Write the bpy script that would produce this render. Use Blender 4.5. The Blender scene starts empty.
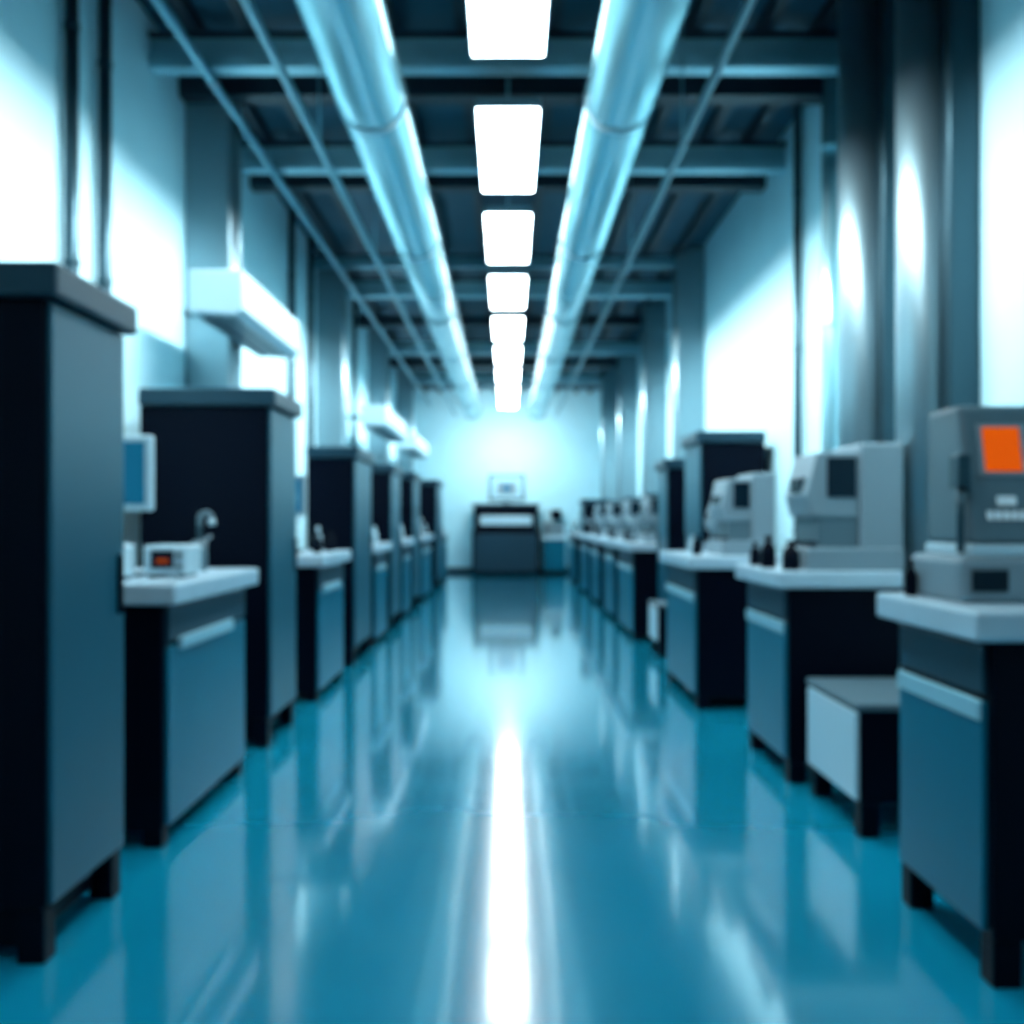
import bpy, bmesh, math, random
from mathutils import Vector, Matrix
random.seed(4)
S = bpy.context.scene
S.view_settings.view_transform = 'Standard'
S.view_settings.look = 'None'

# ---------------- materials ----------------
def mat(name, col, rough=.5, metal=0., emit=None, es=0., noise=0., nscale=8., coat=0., spec=.5, bump=0., coatr=.05):
    m = bpy.data.materials.new(name); m.use_nodes = True
    nt = m.node_tree; b = nt.nodes['Principled BSDF']
    b.inputs['Base Color'].default_value = (*col, 1)
    b.inputs['Roughness'].default_value = rough
    b.inputs['Metallic'].default_value = metal
    b.inputs['Specular IOR Level'].default_value = spec
    if coat:
        b.inputs['Coat Weight'].default_value = coat
        b.inputs['Coat Roughness'].default_value = coatr
    if emit:
        b.inputs['Emission Color'].default_value = (*emit, 1)
        b.inputs['Emission Strength'].default_value = es
    if noise or bump:
        tc = nt.nodes.new('ShaderNodeTexCoord')
        n = nt.nodes.new('ShaderNodeTexNoise'); n.inputs['Scale'].default_value = nscale
        n.inputs['Detail'].default_value = 4
        nt.links.new(tc.outputs['Object'], n.inputs['Vector'])
        if noise:
            r = nt.nodes.new('ShaderNodeValToRGB')
            r.color_ramp.elements[0].position = .3; r.color_ramp.elements[1].position = .7
            r.color_ramp.elements[0].color = (*[c*(1-noise) for c in col], 1)
            r.color_ramp.elements[1].color = (*[min(1, c*(1+noise)) for c in col], 1)
            nt.links.new(n.outputs['Fac'], r.inputs['Fac'])
            nt.links.new(r.outputs['Color'], b.inputs['Base Color'])
        if bump:
            bp = nt.nodes.new('ShaderNodeBump'); bp.inputs['Strength'].default_value = bump
            bp.inputs['Distance'].default_value = .01
            nt.links.new(n.outputs['Fac'], bp.inputs['Height'])
            nt.links.new(bp.outputs['Normal'], b.inputs['Normal'])
    return m

M_floor = mat('epoxy_floor', (.003, .295, .455), .16, noise=.04, nscale=1.5, coat=1., spec=1., coatr=.07)
M_wall = mat('painted_wall', (.50, .80, .88), .6, noise=.03, nscale=3)
M_wdark = mat('wall_darkened_unseen', (.03, .10, .13), .6)  # unseen front wall, darkened to cut reflections on near faces
M_ceil = mat('ceiling_deck', (.006, .06, .10), .6, noise=.1, nscale=2)
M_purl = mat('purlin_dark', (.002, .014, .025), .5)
M_beam = mat('beam_steel', (.28, .54, .62), .35, .3, noise=.05)
M_pipe = mat('duct_metal', (.36, .64, .71), .24, .6, spec=.7)
M_thin = mat('thin_pipe_metal', (.17, .38, .46), .3, .6)
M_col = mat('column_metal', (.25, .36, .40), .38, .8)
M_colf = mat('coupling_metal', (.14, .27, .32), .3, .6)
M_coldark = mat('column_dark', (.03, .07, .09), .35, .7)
M_black = mat('carcass_black', (.0002, .002, .008), .45, spec=.08)
M_front = mat('front_teal', (.0, .125, .195), .34, 0, spec=.22)
M_frontg = mat('front_grey', (.006, .08, .122), .35, 0, spec=.35)
M_cap = mat('cap_slate', (.006, .036, .058), .4, 0, spec=.35)
M_top = mat('countertop', (.42, .57, .65), .3, noise=.04)
M_white = mat('white_enamel', (.46, .63, .70), .35)
M_grey = mat('grey_plastic', (.08, .14, .17), .45)
M_grey2 = mat('mid_grey', (.19, .265, .305), .42)
M_handle = mat('handle_alu', (.36, .64, .72), .3, .3)
M_screen = mat('screen_dark', (.002, .012, .022), .25, spec=.15)
M_blue = mat('screen_blue', (.003, .08, .15), .3, emit=(.01, .20, .36), es=.35, spec=.2)
M_orange = mat('screen_orange', (.35, .05, .0), .4, emit=(.75, .09, .0), es=.8, spec=.1)
M_orange2 = mat('readout_orange', (.15, .03, .0), .4, emit=(.5, .05, .0), es=.4, spec=.1)
M_glow = mat('screen_white', (.22, .42, .50), .3, emit=(.6, .9, 1), es=.3)
M_lamp = mat('lamp_diffuser', (.9, .95, 1), .5, emit=(.82, .95, 1), es=18.)
M_txt = mat('label_white', (.6, .75, .8), .5, emit=(.7, .9, 1), es=.1)

# ---------------- helpers ----------------
def empty(name, loc):
    e = bpy.data.objects.new(name, None); e.empty_display_size = .1
    e.location = loc; S.collection.objects.link(e); return e

def finish(bm, name, m, parent, bevel=0., smooth=False, seg=2):
    me = bpy.data.meshes.new(name); bm.to_mesh(me); bm.free()
    me.materials.append(m)
    o = bpy.data.objects.new(name, me); S.collection.objects.link(o)
    if smooth:
        for p in me.polygons: p.use_smooth = True
    if bevel:
        md = o.modifiers.new('b', 'BEVEL'); md.width = bevel; md.segments = seg; md.limit_method = 'ANGLE'
    if parent is not None:
        o.parent = parent
        o.matrix_parent_inverse = Matrix.Translation(-Vector(parent.location))
    return o

def box(name, parent, a, b, m, bevel=.006, seg=2):
    x0, x1 = sorted((a[0], b[0])); y0, y1 = sorted((a[1], b[1])); z0, z1 = sorted((a[2], b[2]))
    bm = bmesh.new()
    bmesh.ops.create_cube(bm, size=1)
    for v in bm.verts:
        v.co = Vector((x0 + (v.co.x+.5)*(x1-x0), y0 + (v.co.y+.5)*(y1-y0), z0 + (v.co.z+.5)*(z1-z0)))
    return finish(bm, name, m, parent, bevel, seg=seg)

def cyl(name, parent, p0, p1, r, m, seg=24, r2=None):
    p0, p1 = Vector(p0), Vector(p1); d = p1-p0
    bm = bmesh.new()
    bmesh.ops.create_cone(bm, cap_ends=True, segments=seg, radius1=r, radius2=r if r2 is None else r2, depth=d.length)
    q = Vector((0, 0, 1)).rotation_difference(d.normalized())
    bmesh.ops.transform(bm, matrix=Matrix.Translation((p0+p1)/2) @ q.to_matrix().to_4x4(), verts=bm.verts)
    o = finish(bm, name, m, parent)
    for p in o.data.polygons: p.use_smooth = len(p.vertices) == 4
    return o

def lathe(name, parent, c, prof, m, seg=20):
    bm = bmesh.new(); rings = []
    for r, z in prof:
        rings.append([bm.verts.new((c[0]+r*math.cos(2*math.pi*i/seg), c[1]+r*math.sin(2*math.pi*i/seg), c[2]+z)) for i in range(seg)])
    for a, b in zip(rings, rings[1:]):
        for i in range(seg):
            bm.faces.new((a[i], a[(i+1) % seg], b[(i+1) % seg], b[i]))
    bm.faces.new(rings[0][::-1]); bm.faces.new(rings[-1])
    return finish(bm, name, m, parent, smooth=True)

def prism(name, parent, pts, axis, a, b, m, bevel=.006):
    bm = bmesh.new()
    def P(p, t): return (t, p[0], p[1]) if axis == 'x' else (p[0], t, p[1])
    A = [bm.verts.new(P(p, a)) for p in pts]; B = [bm.verts.new(P(p, b)) for p in pts]
    n = len(pts)
    bm.faces.new(A); bm.faces.new(B[::-1])
    for i in range(n): bm.faces.new((A[i], B[i], B[(i+1) % n], A[(i+1) % n]))
    bmesh.ops.recalc_face_normals(bm, faces=bm.faces)
    return finish(bm, name, m, parent, bevel)

# ---------------- room ----------------
WX = 2.28; YF = -1.6; YB = 24.5; H = 4.5
box('floor', None, (-WX-.15, YF-.15, -.1), (WX+.15, YB+.15, 0), M_floor, 0)
box('wall_left', None, (-WX-.15, YF-.15, 0), (-WX, YB+.15, H), M_wall, 0)
box('wall_right', None, (WX, YF-.15, 0), (WX+.15, YB+.15, H), M_wall, 0)
box('wall_back', None, (-WX, YB, 0), (WX, YB+.15, H), M_wall, 0)
box('wall_front', None, (-WX, YF-.15, 0), (WX, YF, H), M_wdark, 0)
box('ceiling', None, (-WX-.15, YF-.15, H), (WX+.15, YB+.15, H+.1), M_ceil, 0)
box('baseboard_back', None, (-WX, YB-.02, 0), (WX, YB, .14), M_cap, 0)
box('baseboard_left', None, (-WX, YF, 0), (-WX+.02, YB-.02, .12), M_cap, 0)
box('baseboard_right', None, (WX-.02, YF, 0), (WX, YB-.02, .12), M_cap, 0)

for x in (-2.0, -1.65, -1.2, -.75, -.3, .3, .75, 1.2, 1.65, 2.0):
    box('ceiling_purlin', None, (x-.035, YF, H-.10), (x+.035, YB, H), M_purl, 0)
def beam(y, m, z=4.17, h=.16, w=.13):
    e = empty('ceiling_beam', (0, y, z))
    box('bottom_flange', e, (-WX, y-w/2, z), (WX, y+w/2, z+.03), m, .004)
    box('web', e, (-WX, y-.02, z+.03), (WX, y+.02, z+h+.04), m, 0)
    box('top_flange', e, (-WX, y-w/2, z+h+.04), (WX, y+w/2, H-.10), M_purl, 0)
    box('fascia', e, (-WX, y-w/2, z+.03), (WX, y-w/2+.02, z+h*.5), m, 0)
for y in (6.4, 8.25, 12.9, 17.3, 21.0):
    beam(y, M_beam)
beam(11.7, M_thin, 4.25, .08, .08)
for y in (2.2, 4.3, 7.0, 8.9, 15.2, 19.2):
    box('ceiling_joist', None, (-WX, y-.08, H-.26), (WX, y+.08, H-.1), M_purl, 0)

for X in (-.79, .65):
    e = empty('ceiling_duct', (X, 10, 3.75))
    cyl('tube', e, (X, -1.4, 3.75), (X, 22.3, 3.75), .20, M_pipe, 48)
    y = .1; k = 0
    while y < 22:
        cyl('coupling_%d' % k, e, (X, y-.03, 3.75), (X, y+.03, 3.75), .210, M_colf, 48)
        k += 1; y += 2.84
    cyl('end_cap', e, (X, 22.3, 3.75), (X, 22.36, 3.75), .213, M_colf, 48)
    for k, y in enumerate((6.4, 12.9, 17.3)):
        cyl('hanger_%d' % k, e, (X, y, 3.94), (X, y, 4.2), .012, M_col, 8)
X, Z = -1.9, 4.12
e = empty('conduit_pipe', (X, 10, Z))
cyl('tube', e, (X, -1.4, Z), (X, 24.4, Z), .032, M_thin, 16)
for k in range(9): cyl('clamp_%d' % k, e, (X, 1+k*2.7, Z), (X, 1.05+k*2.7, Z), .042, M_col, 16)

for k in range(12):
    y0 = 6.1 + 2.1*(k-3); y1 = y0+1.5
    if k < 3: y1 -= .12
    if y1 > 24: break
    e = empty('ceiling_lamp', (0, y0, 3.8))
    box('diffuser', e, (-.19, y0, 3.795), (.19, y1, 3.82), M_lamp, .003)
    box('housing', e, (-.20, y0-.01, 3.81), (.20, y1+.01, 3.87), M_thin, .004)
    for j, yy in enumerate((y0+.3, y1-.3)):
        cyl('rod_%d' % j, e, (0, yy, 3.87), (0, yy, H), .008, M_thin, 8)

# ---------------- structural columns ----------------
def column(s, y, w=.32, tubes=True, m=M_col):
    e = empty('steel_column', (s*2.1, y, 0))
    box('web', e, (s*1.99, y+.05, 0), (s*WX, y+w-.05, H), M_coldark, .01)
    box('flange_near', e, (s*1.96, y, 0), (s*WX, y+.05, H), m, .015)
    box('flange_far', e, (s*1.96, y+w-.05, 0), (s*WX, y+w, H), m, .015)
    if tubes:
        cyl('riser_tube', e, (s*2.02, y+w/2, 0), (s*2.02, y+w/2, H), .075, m, 28)
    return e
for y in (7.05, 16.3, 20.5, 11.9): column(-1, y)
def round_column(x, y, r):
    e = empty('round_steel_column', (x, y, 0))
    cyl('shaft', e, (x, y, 0), (x, y, H), r, M_col, 48)
    cyl('base_plate', e, (x, y, 0), (x, y, .04), r+.02, M_coldark, 48)
    box('rear_channel', e, (x+.02, y-r-.10, 0), (WX, y-r*.4, H), M_coldark, .01)
round_column(2.11, 5.06, .14); round_column(2.11, 5.92, .15)
for y in (11.6, 14.4, 17.6, 20.8): column(1, y)
def riser(x, y, r, m=M_coldark):
    e = empty('wall_pipe', (x, y, 0))
    cyl('tube', e, (x, y, 0), (x, y, H), r, m, 20)
    for k, z in enumerate((1.2, 2.6, 3.8)): cyl('clamp_%d' % k, e, (x, y, z), (x, y, z+.03), r+.006, m, 20)
for y in (5.1, 5.52): riser(-2.225, y, .035)
for y in (10.3, 11.3, 13.2, 14.5): riser(-2.225, y, .035)
riser(2.23, 7.7, .03); riser(2.19, 6.75, .07, M_pipe); riser(2.22, 13.2, .05, M_col); riser(2.22, 16.3, .05, M_col)

# ---------------- furniture ----------------
def feet(e, s, u0, u1, y0, y1, h, w=.08):
    for k, (ua, ub, ya, yb) in enumerate(((u0, u0+w, y0, y0+w), (u0, u0+w, y1-w, y1), (u1-w, u1, y0, y0+w), (u1-w, u1, y1-w, y1))):
        box('foot_%d' % k, e, (s*ua, ya, 0), (s*ub, yb, h), M_black, .004)

def cabinet(s, y0, y1, u0=1.36, u1=1.93, h=2.05, front=M_frontg):
    e = empty('storage_cabinet', (s*(u0+u1)/2, (y0+y1)/2, 0))
    t = .035
    box('carcass', e, (s*u0, y0, .16), (s*u1, y1, h-.1), M_black, .008)
    box('door', e, (s*(u0-.018), y0+t*.4, .17), (s*u0, y1-t*.4, h-.11), front, .006)
    box('cap', e, (s*(u0-.05), y0-.03, h-.1), (s*(u1), y1+.03, h), M_cap, .012)
    feet(e, s, u0, u1, y0, y1, .16)
    box('plinth', e, (s*(u0+.07), y0+.03, .04), (s*(u1-.07), y1-.03, .16), M_black, .004)
    box('door_pull', e, (s*(u0-.035), y1-.08, .98), (s*(u0-.018), y1-.06, 1.18), M_black, .004)
    return e

def bench(s, y0, y1, u0=1.37, u1=1.93, h=1.05, toe=.06, long_handle=False, split=1):
    e = empty('lab_bench', (s*(u0+u1)/2, (y0+y1)/2, 0))
    box('countertop', e, (s*(u0-.07), y0-.05, h-.085), (s*u1, y1+.05, h), M_top, .012)
    box('carcass', e, (s*u0, y0, toe), (s*u1, y1, h-.085), M_black, .006)
    n = split; w = (y1-y0-.04)/n
    for k in range(n):
        a = y0+.02+k*w+.008; b = a+w-.016
        box('drawer_%d' % k, e, (s*(u0-.018), a, h-.24), (s*u0, b, h-.105), M_cap, .005)
        box('door_%d' % k, e, (s*(u0-.018), a, toe+.02), (s*u0, b, h-.26), M_front, .005)
        if long_handle:
            box('handle_%d' % k, e, (s*(u0-.028), a+.005, h-.315), (s*(u0-.012), b-.005, h-.255), M_handle, .006)
        else:
            box('handle_%d' % k, e, (s*(u0-.04), a+.10*(b-a), h-.28), (s*(u0-.012), a+.75*(b-a), h-.23), M_handle, .006)
    feet(e, s, u0, u1, y0, y1, toe)
    return e

def floor_unit(s, y0, y1, u0, u1, h, name='mini_fridge'):
    e = empty(name, (s*(u0+u1)/2, (y0+y1)/2, 0))
    box('body', e, (s*u0, y0, .14), (s*u1, y1, h-.03), M_black, .008)
    box('front_panel', e, (s*(u0-.02), y0+.01, .15), (s*u0, y1-.01, h-.04), M_white, .008)
    box('lid', e, (s*(u0-.02), y0-.01, h-.03), (s*u1, y1+.01, h), M_grey, .008)
    feet(e, s, u0, u1, y0, y1, .14)

BT = 1.05
def monitor(x0, x1, y, z0, scr, base=BT, h=.33, name='computer_monitor', bez=None):
    e = empty(name, ((x0+x1)/2, y, base))
    cx = (x0+x1)/2; bw = .07 if scr is M_glow else .03
    box('bezel', e, (x0, y, z0), (x1, y+.045, z0+h), bez or M_white, .012)
    box('screen', e, (x0+bw, y-.006, z0+bw), (x1-bw, y, z0+h-bw), scr, .002)
    if scr is M_glow:
        box('screen_window', e, (x0+.2, y-.012, z0+h*.24), (x1-.2, y-.006, z0+h*.72), M_grey2, 0)
        box('screen_icon', e, (cx-.08, y-.016, z0+h*.36), (cx+.08, y-.012, z0+h*.6), M_blue, 0)
    else:
        box('screen_window', e, (x0+.08, y-.009, z0+h*.3), (x0+.08+(x1-x0)*.35, y-.006, z0+h*.6), M_handle, 0)
    box('neck', e, (cx-.03, y+.045, base+.02), (cx+.03, y+.075, z0+h*.5), M_grey, .006)
    box('foot', e, (cx-.12, y-.03, base), (cx+.12, y+.14, base+.02), M_grey, .006)
def desktop_unit(x0, x1, y0, y1, z1, base=BT, disp=M_screen, lamp=False):
    e = empty('bench_meter', ((x0+x1)/2, (y0+y1)/2, base))
    box('case', e, (x0, y0, base+.012), (x1, y1, z1), M_white, .012)
    w = x1-x0; h = z1-base
    box('display', e, (x0+.18*w, y0-.005, base+.3*h), (x0+.72*w, y0, base+.85*h), disp, .002)
    if lamp: box('readout', e, (x0+.32*w, y0-.008, base+.46*h), (x0+.60*w, y0-.005, base+.60*h), M_orange2, 0)
    for k in range(2): cyl('knob_%d' % k, e, (x0+.86*w, y0-.02, base+(.35+.35*k)*h), (x0+.86*w, y0, base+(.35+.35*k)*h), .012, M_grey, 16)
    for k, xx in enumerate((x0+.03, x1-.03)): box('foot_%d' % k, e, (xx-.015, y0+.02, base), (xx+.015, y1-.02, base+.012), M_black, 0)
def microscope(x, y, s, sc=1.):
    e = empty('microscope', (x, y, BT))
    g = lambda a: a*sc
    box('base', e, (x-g(.07), y-g(.09), BT), (x+g(.07), y+g(.09), BT+g(.03)), M_black, .01)
    box('arm', e, (x+s*g(.035), y-g(.02), BT+g(.03)), (x+s*g(.07), y+g(.02), BT+g(.27)), M_grey2, .01)
    box('stage', e, (x-s*g(.06), y-g(.05), BT+g(.11)), (x+s*g(.045), y+g(.05), BT+g(.125)), M_black, .003)
    cyl('objective', e, (x, y, BT+g(.14)), (x, y, BT+g(.22)), g(.018), M_coldark, 16)
    box('head', e, (x-s*g(.04), y-g(.03), BT+g(.22)), (x+s*g(.07), y+g(.03), BT+g(.29)), M_grey2, .012)
    cyl('eyepiece', e, (x-s*g(.02), y, BT+g(.27)), (x-s*g(.09), y, BT+g(.35)), g(.018), M_white, 16)
def bottle(x, y, r=.035, h=.16, m=M_black):
    lathe('reagent_bottle', None, (x, y, BT), [(r*.95, 0), (r, .01), (r, h*.55), (r*.85, h*.65), (r*.4, h*.78), (r*.4, h*.88), (r*.5, h*.88), (r*.5, h), (r*.1, h)], m)
def faucet(x, y, h=.30):
    e = empty('gooseneck_faucet', (x, y, BT))
    cyl('base', e, (x, y, BT), (x, y, BT+.15), .036, M_grey)
    cyl('stem', e, (x, y, BT+.15), (x, y, BT+h*.85), .013, M_coldark)
    n = 8; r = .03
    pts = [(x+r-r*math.cos(math.pi*i/n), y, BT+h*.85+r*math.sin(math.pi*i/n)) for i in range(n+1)]
    for i in range(n): cyl('neck_%d' % i, e, pts[i], pts[i+1], .014, M_grey, 12)
    cyl('spout', e, pts[-1], (pts[-1][0], y, pts[-1][2]-.03), .018, M_white, 12)
    cyl('lever', e, (x, y, BT+.14), (x+.06, y-.01, BT+.17), .008, M_grey2, 10)
def analyzer(s, u0, u1, y0, y1, h, name='lab_analyzer', dark=False):
    e = empty(name, (s*(u0+u1)/2, (y0+y1)/2, BT))
    w = u1-u0; um = u0+w*.55
    box('base', e, (s*u0, y0, BT), (s*u1, y1, BT+.09*h/.5), M_grey2, .01)
    box('rear_tower', e, (s*um, y0+.01, BT+.08*h/.5), (s*u1, y1-.01, BT+h), M_grey if dark else M_grey2, .015)
    z0 = BT+h*.42; z1 = BT+h*.93
    pts = [(s*um, z0), (s*(u0+.06*w), z0), (s*(u0+.01*w), z0+(z1-z0)*.35), (s*(u0+.12*w), z1), (s*um, z1)]
    prism('head', e, pts, 'y', y0+.03, y1-.03, M_grey2, .01)
    if dark: box('lid', e, (s*(u0+.1*w), y0+.02, z1), (s*(um-.002), y1-.02, z1+.03), M_cap, .006)
    box('screen', e, (s*(u0+.22*w), y0+.022, z0+.3*(z1-z0)), (s*(um-.03*w), y0+.031, z1-.08*(z1-z0)), M_screen, .003)
    box('neck', e, (s*(um-.42*w), y0+.04, BT+.08*h/.5), (s*um, y1-.04, z0), M_grey, .006)
    box('tray', e, (s*(u0+.04*w), y0+.05, BT+.085*h/.5), (s*(u0+.3*w), y1-.05, BT+.115*h/.5), M_screen, .004)
    box('side_screen', e, (s*(u0+.01*w), y0+.12, z0+.38*(z1-z0)), (s*(u0+.07*w), y1-.12, z0+.62*(z1-z0)), M_screen, .003)

# LEFT row
cabinet(-1, 2.92, 3.50, 1.355, 2.0)
bench(-1, 3.96, 5.17, 1.37, 2.0)
cabinet(-1, 5.70, 6.40, 1.37, 2.1)
bench(-1, 7.15, 8.25)
cabinet(-1, 8.85, 9.9, 1.37, 1.78, 1.95)
bench(-1, 10.2, 11.2)
cabinet(-1, 11.6, 12.6, 1.37, 1.80, 1.95)
bench(-1, 12.95, 13.9)
cabinet(-1, 14.3, 15.3, 1.37, 1.85, 1.98)
bench(-1, 15.7, 17.6, split=2)
cabinet(-1, 18.6, 20.0, 1.34, 1.85, 2.05)
bench(-1, 20.5, 22.2, split=2)

# RIGHT row
bench(1, 2.77, 3.42, 1.345, 2.0, toe=.13, long_handle=True)
floor_unit(1, 4.08, 4.76, 1.44, 2.0, .55)
bench(1, 4.92, 5.74, 1.385, 1.93, long_handle=True, toe=.1)
bench(1, 6.85, 8.1, 1.30, 1.93, toe=.08, long_handle=True)
cabinet(1, 8.55, 9.3, 1.66, 2.2, 2.06)
cabinet(1, 10.1, 10.7, 1.62, 2.1, 1.92)
floor_unit(1, 9.45, 9.95, 1.42, 1.9, .5)
bench(1, 10.8, 12.2, 1.36, 1.93, long_handle=True)
bench(1, 12.7, 14.0, 1.36, 1.93)
bench(1, 14.8, 16.2, 1.36, 1.93, split=2)
bench(1, 16.9, 18.6, 1.36, 1.93, split=2)
cabinet(1, 19.0, 19.7, 1.45, 1.93, 1.7)
bench(1, 20.0, 22.0, 1.36, 1.93, split=2)

# left devices
monitor(-1.95, -1.55, 4.35, 1.34, M_blue)
desktop_unit(-1.86, -1.58, 4.10, 4.24, 1.20)
desktop_unit(-1.57, -1.385, 4.30, 4.52, 1.19, lamp=True)
faucet(-1.52, 4.93)
microscope(-1.6, 7.4, -1, .8); bottle(-1.45, 7.6); bottle(-1.5, 7.9, .03, .2, M_white); bottle(-1.42, 8.0)
monitor(-1.85, -1.62, 8.0, 1.33, M_blue, bez=M_grey2)
for y in (10.6, 13.3, 16.2, 17.2, 21.2):
    microscope(-1.55, y, -1, .8); bottle(-1.45, y+.25, .035, .18, M_white); bottle(-1.43, y-.2)
    analyzer(-1, 1.55, 1.9, y+.32, y+.58, .35)

e = empty('touchscreen_analyzer', (1.62, 3.1, BT))
box('base_case', e, (1.355, 3.0, BT), (1.80, 3.38, 1.19), M_grey2, .02)
box('base_display', e, (1.39, 2.992, 1.085), (1.50, 3.0, 1.15), M_screen, .003)
box('base_shelf', e, (1.40, 3.02, 1.19), (1.78, 3.36, 1.225), M_white, .006)
prism('upper_case', e, [(3.04, 1.225), (3.36, 1.225), (3.36, 1.66), (3.13, 1.66)], 'x', 1.405, 1.80, M_grey, .018)
def tilted(name, x0, x1, z0, z1, m, t=.008):
    f = lambda z: 3.04+(z-1.225)*(.09/.435)
    prism(name, e, [(f(z0)-t, z0), (f(z0)+.002, z0), (f(z1)+.002, z1), (f(z1)-t, z1)], 'x', x0, x1, m, .001)
tilted('bezel', 1.455, 1.61, 1.435, 1.60, M_grey2, .006)
tilted('orange_screen', 1.472, 1.585, 1.45, 1.588, M_orange, .010)
for r, (z, xs) in enumerate(((1.345, (1.50, 1.52, 1.54)), (1.30, (1.465, 1.49, 1.515, 1.54, 1.565, 1.59)))):
    for k, x in enumerate(xs): tilted('label_%d_%d' % (r, k), x, x+.016, z, z+.028, M_txt)
cyl('probe', e, (1.385, 3.06, 1.20), (1.385, 3.06, 1.42), .012, M_coldark, 14)
box('probe_head', e, (1.365, 3.03, 1.40), (1.405, 3.10, 1.50), M_coldark, .006)
bottle(1.33, 3.30, .02, .12)

analyzer(1, 1.47, 1.95, 4.91, 5.36, .63)
bottle(1.36, 5.22, .04, .17); bottle(1.41, 4.98, .045, .15); bottle(1.36, 5.5, .03, .13)
analyzer(1, 1.5, 1.88, 7.0, 7.5, .58); analyzer(1, 1.55, 1.9, 7.6, 7.95, .4)
bottle(1.36, 7.2, .035, .15); bottle(1.4, 7.6, .03, .13, M_white)
for y in (11.0, 12.9, 15.1, 17.2, 20.6):
    analyzer(1, 1.5, 1.9, y, y+.5, .55, dark=True); microscope(1.46, y+.75, 1, .8); bottle(1.42, y+.95, .035, .15)

def air_unit(y0, y1, z0=2.55, z1=2.83):
    e = empty('wall_mounted_air_unit', (-1.8, (y0+y1)/2, z0))
    pts = [(-1.955, z0+.02), (-1.66, z0), (-1.62, z0+.04), (-1.62, z1), (-1.955, z1)]
    prism('housing', e, pts, 'y', y0, y1, M_white, .012)
    for k in range(3): box('louver_%d' % k, e, (-1.9+.08*k, y0+.08, z0-.004), (-1.85+.08*k, y1-.08, z0+.012), M_grey, .002)
    for k, y in enumerate((y0+.95, y1-.15)):
        box('bracket_%d' % k, e, (-WX, y-.02, z1-.1), (-1.955, y+.02, z1-.04), M_grey, .003)
air_unit(6.1, 7.75); air_unit(13.3, 16.0); air_unit(17.6, 20.4)

e = empty('service_console', (0, 23.6, 0))
box('body', e, (-.84, 23.4, .05), (.74, 24.3, 1.05), M_black, .015)
box('front_panel', e, (-.78, 23.385, .1), (.68, 23.4, .98), M_cap, .01)
box('light_band', e, (-.66, 23.36, 1.18), (.56, 23.40, 1.40), M_white, .01)
box('upper_body', e, (-.80, 23.40, 1.05), (.70, 24.3, 1.62), M_black, .015)
box('top', e, (-.86, 23.34, 1.62), (.76, 24.32, 1.68), M_cap, .01)
box('plinth', e, (-.8, 23.42, 0), (.7, 24.28, .05), M_black, 0)
monitor(-.46, .40, 23.6, 1.74, M_glow, base=1.685, h=.64, bez=M_grey)
e = empty('wash_basin', (1.1, 23.9, 0))
box('cabinet', e, (.84, 23.7, .1), (1.36, 24.4, .82), M_front, .01)
box('plinth', e, (.88, 23.74, 0), (1.32, 24.38, .1), M_black, 0)
box('basin_rim', e, (.80, 23.66, .82), (1.40, 24.42, .92), M_white, .02)
box('splashback', e, (.86, 24.38, .92), (1.36, 24.42, 1.25), M_grey2, .01)
box('soap_dispenser', e, (1.05, 24.26, 1.3), (1.3, 24.40, 1.55), M_black, .02)
cyl('tap', e, (1.1, 24.2, .92), (1.1, 24.2, 1.2), .03, M_col)
cyl('spout', e, (1.1, 24.2, 1.18), (1.1, 23.98, 1.16), .025, M_col)

# ---------------- lights ----------------
def area(name, loc, tgt, sx, sy, power, spread=180, col=(.81, .955, 1)):
    l = bpy.data.lights.new(name, 'AREA'); l.shape = 'RECTANGLE'; l.size = sx; l.size_y = sy
    l.energy = power; l.spread = math.radians(spread); l.color = col
    o = bpy.data.objects.new(name, l); S.collection.objects.link(o)
    d = (Vector(tgt)-Vector(loc)).normalized()
    z = -d; x = Vector((0, 1, 0)) if abs(d.y) < .5 else Vector((1, 0, 0))
    y = z.cross(x).normalized(); x = y.cross(z).normalized()
    R = Matrix((x, y, z)).transposed()
    o.matrix_world = Matrix.Translation(Vector(loc)) @ R.to_4x4()
    return o
for s, X, mm in ((-1, -1.17, M_thin), (1, 1.08, M_colf)):
    e = empty('added_light_rail', (X, 11, 3.6))  # ceiling rail shaped as housing for an added wall-brightening light
    prism('housing', e, [(X-s*.03, 3.62), (X+s*.03, 3.62), (X-s*.01, 3.56), (X-s*.03, 3.56)], 'y', .6, 22.2, mm, .003)
    for k in range(9): cyl('hanger_%d' % k, e, (X, 1+k*2.6, 3.62), (X, 1+k*2.6, H-.1), .006, M_thin, 8)
    area('added_wall_wash', (X+s*.03, 12.9, 3.58), (s*2.28, 12.9, 2.12), 18.4, .05, 330, 104)  # added light that brightens the walls; no such lamp is visible
area('back_wall_light', (0, 22.6, 3.35), (0, 24.5, 2.5), 1.6, .1, 60, 160)

w = bpy.data.worlds.new('W'); S.world = w; w.use_nodes = True
w.node_tree.nodes['Background'].inputs[0].default_value = (.05, .2, .28, 1)
w.node_tree.nodes['Background'].inputs[1].default_value = .4

c = bpy.data.cameras.new('camera'); co = bpy.data.objects.new('camera', c); S.collection.objects.link(co)
co.location = (0, 0, 1.3); co.rotation_euler = (math.radians(90), 0, 0)
c.sensor_width = 36; c.lens = 35.156
c.shift_x = 4/1024; c.shift_y = 8/1024
c.clip_start = .01
c.dof.use_dof = True; c.dof.focus_distance = .3; c.dof.aperture_fstop = 13
S.camera = co
